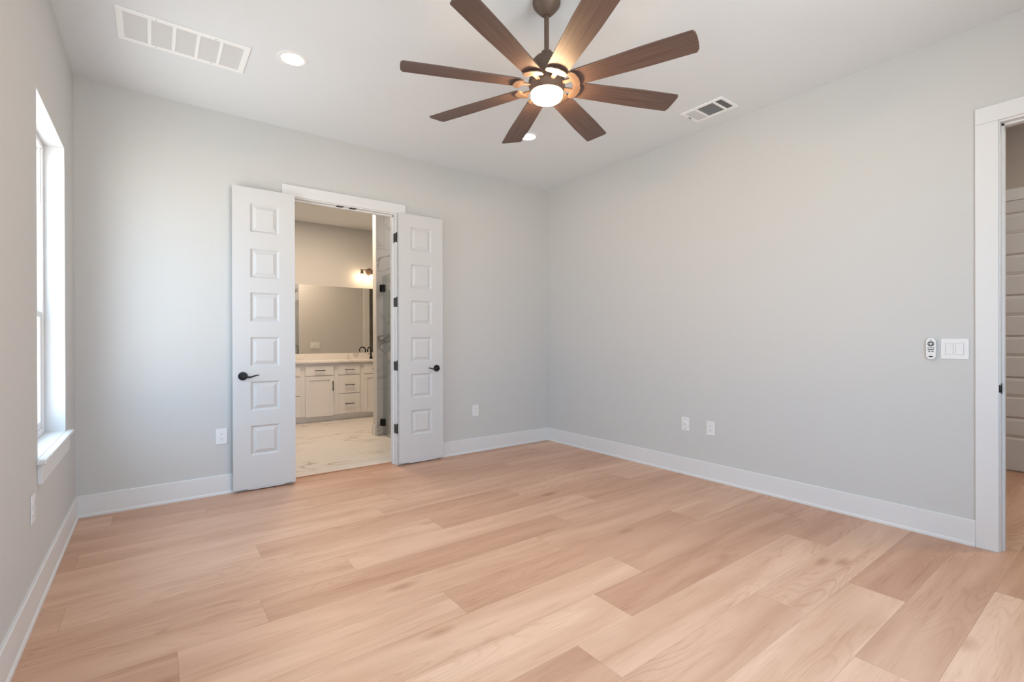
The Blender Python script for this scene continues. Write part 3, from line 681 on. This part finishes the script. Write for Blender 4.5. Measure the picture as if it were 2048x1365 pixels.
# ------------------------------------------------------------------ vanity
VF = 7.47
def pull(parent, x, z, length, vertical=False):
    mb = MB(); L2 = length/2
    if vertical:
        mb.box(x-.005, x+.005, VF-.032, VF-.022, z-L2, z+L2, bevel=.001)
        for s_ in (-1, 1): mb.box(x-.004, x+.004, VF-.023, VF-.0005, z+s_*(L2-.02)-.004, z+s_*(L2-.02)+.004)
    else:
        mb.box(x-L2, x+L2, VF-.032, VF-.022, z-.005, z+.005, bevel=.001)
        for s_ in (-1, 1): mb.box(x+s_*(L2-.02)-.004, x+s_*(L2-.02)+.004, VF-.023, VF-.0005, z-.004, z+.004)
    return mb.build('handle', M['black'], parent)
def front(name, parent, x0, x1, z0, z1, shaker):
    mb = MB()
    if shaker:
        s_ = .058; mb.box(x0, x0+s_, VF, VF+.019, z0, z1, bevel=.0015); mb.box(x1-s_, x1, VF, VF+.019, z0, z1, bevel=.0015)
        mb.box(x0+s_, x1-s_, VF, VF+.019, z0, z0+s_, bevel=.0015); mb.box(x0+s_, x1-s_, VF, VF+.019, z1-s_, z1, bevel=.0015)
        mb.box(x0+s_-.002, x1-s_+.002, VF+.010, VF+.019, z0+s_-.002, z1-s_+.002)
    else: mb.box(x0, x1, VF, VF+.019, z0, z1, bevel=.003)
    return mb.build(name, M['cab'], parent)
def cabinet(x0, x1, label, drawers, doors):
    t = thing('vanity_cabinet', ((x0+x1)/2, 7.74, 0), label, 'cabinet', 'cabinets of the bathroom vanity')
    bx(x0, x1, VF+.0195, BY1-.002, .10, .888).build('carcass', M['cab'], t)
    bx(x0, x1, 7.545, 7.565, .0, .10).build('toe_kick', M['cab'], t)
    for a, b, c, d, p_ in drawers:
        f = front('drawer', t, a, b, c, d, False)
        if p_: pull(f, (a+b)/2, p_, .15)
    for a, b, c, d, px_ in doors:
        f = front('cabinet_door', t, a, b, c, d, True)
        if px_: pull(f, px_, .538, .146, True)
    return t
DZ = [(.102, .402, .25), (.402+.012, .686, .542), (.698, .857, .776)]
cabinet(1.36, 1.757, 'white drawer bank of the vanity mostly hidden by the left door leaf', [(1.395, 1.723, a, b, p) for a, b, p in DZ], [])
cabinet(1.757, 2.236, 'white vanity cabinet with one drawer over a single door', [(1.79, 2.20, .700, .845, .776)], [(1.79, 2.20, .088, .690, 2.182)])
cabinet(2.236, 2.633, 'white vanity cabinet with three stacked drawers and black pulls', [(2.27, 2.603, a, b, p) for a, b, p in DZ], [])
cabinet(2.633, 3.11, 'white vanity cabinet under the faucet, next to the short shower wall', [(2.663, 3.075, .700, .857, .776)], [(2.663, 3.075, .092, .690, 3.055)])
ct = thing('countertop', (2.48, 7.72, .89), 'pale veined stone vanity countertop with backsplash', 'countertop')
bx(1.34, 3.13, 7.44, BY1-.0205, .889, .918, bevel=.003).build('slab', M['quartz'], ct)
bx(1.34, 3.13, BY1-.020, BY1-.0005, .889, 1.017, bevel=.002).build('backsplash', M['quartz'], ct)
mi = bx(1.36, 3.11, BY1-.008, BY1-.002, 1.018, 2.105, bevel=.001).build('wall_mirror', M['mirror']); tag(mi, 'wide frameless mirror above the vanity', 'mirror')
fa = thing('faucet', (2.925, 7.86, .918), 'dark bronze gooseneck faucet at the far end of the counter', 'faucet')
fm = M['black']
MB().lathe([(.030, .9182), (.030, .924), (.021, .945), (.014, .985), (.013, 1.02)], c=(2.925, 7.86, .0005), seg=20).build('base', fm, fa, True)
dx, dy = -.80, -.60
pts = [(2.925, 7.86, 1.01)]+[(2.925+dx*.05*(1-math.cos(a)), 7.86+dy*.05*(1-math.cos(a)), 1.06+.05*math.sin(a)) for a in [i*math.pi/9 for i in range(10)]]+[(2.925+dx*.10, 7.86+dy*.10, 1.035)]
MB().tube(pts, .0105, 12).build('spout', fm, fa, True)
MB().tube([(2.925, 7.86, .99), (2.91, 7.845, 1.0), (2.85, 7.81, 1.004)], [.008, .006, .005], 8).build('lever', fm, fa, True)

# vanity light
vl = thing('vanity_light', (2.945, BY1, 2.39), 'three light bronze fixture with clear glass shades above the mirror', 'wall light')
MB().lathe([(.062, 0), (.062, -.018), (.055, -.024), (.02, -.026)], c=(2.95, BY1, 2.385), axis='Y', seg=28).build('back_plate', M['bronze'], vl, True)
mb = MB(); mb.tube([(2.765, 7.90, 2.402), (3.127, 7.90, 2.402)], .008, 10); mb.tube([(2.946, 7.975, 2.39), (2.946, 7.90, 2.402)], .010, 10); mb.build('bar', M['bronze'], vl, True)
for x in (2.793, 2.950, 3.100):
    s_ = MB().lathe([(.010, 2.402), (.012, 2.39), (.022, 2.378), (.024, 2.345), (.030, 2.340), (.030, 2.334)], c=(x, 7.90, 0), seg=20).build('socket', M['bronze'], vl, True)
    MB().lathe([(.026, 2.338), (.034, 2.320), (.040, 2.27), (.050, 2.18)], c=(x, 7.90, 0), seg=24, caps=False).build('glass_shade', M['shade_glass'], s_, True)
    MB().lathe([(.008, 2.334), (.012, 2.315), (.021, 2.275), (.020, 2.255), (.010, 2.240), (.001, 2.236)], c=(x, 7.90, 0), seg=16).build('bulb', M['bulb'], s_, True)
can_light('recessed_light', 1.989, 6.877, BC, 'lit recessed light on the bathroom ceiling just below the door header')
sw2 = thing('light_switch', (0, 0, 0), 'white triple switch plate seen in the bathroom mirror', 'light switch')
loc_part(plate_mesh(.175, .124), 'cover_plate', M['plastic'], sw2)
for x in (-.046, 0, .046): loc_part(bx(x-.0165, x+.0165, -.009, -.005, -.033, .033, bevel=.0015), 'rocker', M['plastic'], sw2)
place(sw2, (2.56, SN+.11, 1.13), 'north')
lamp('bathroom_fill', 'AREA', (1.8, 6.5, BC-.03), 41, (1.0, .77, .56), .5)  # added fill without a fixture, lifts the vanity wall and mirror view
lamp('shower_fill', 'AREA', (3.0, 5.3, BC-.03), 9, (1.0, .92, .84), .25)  # unseen fill added to brighten the dark shower tiling
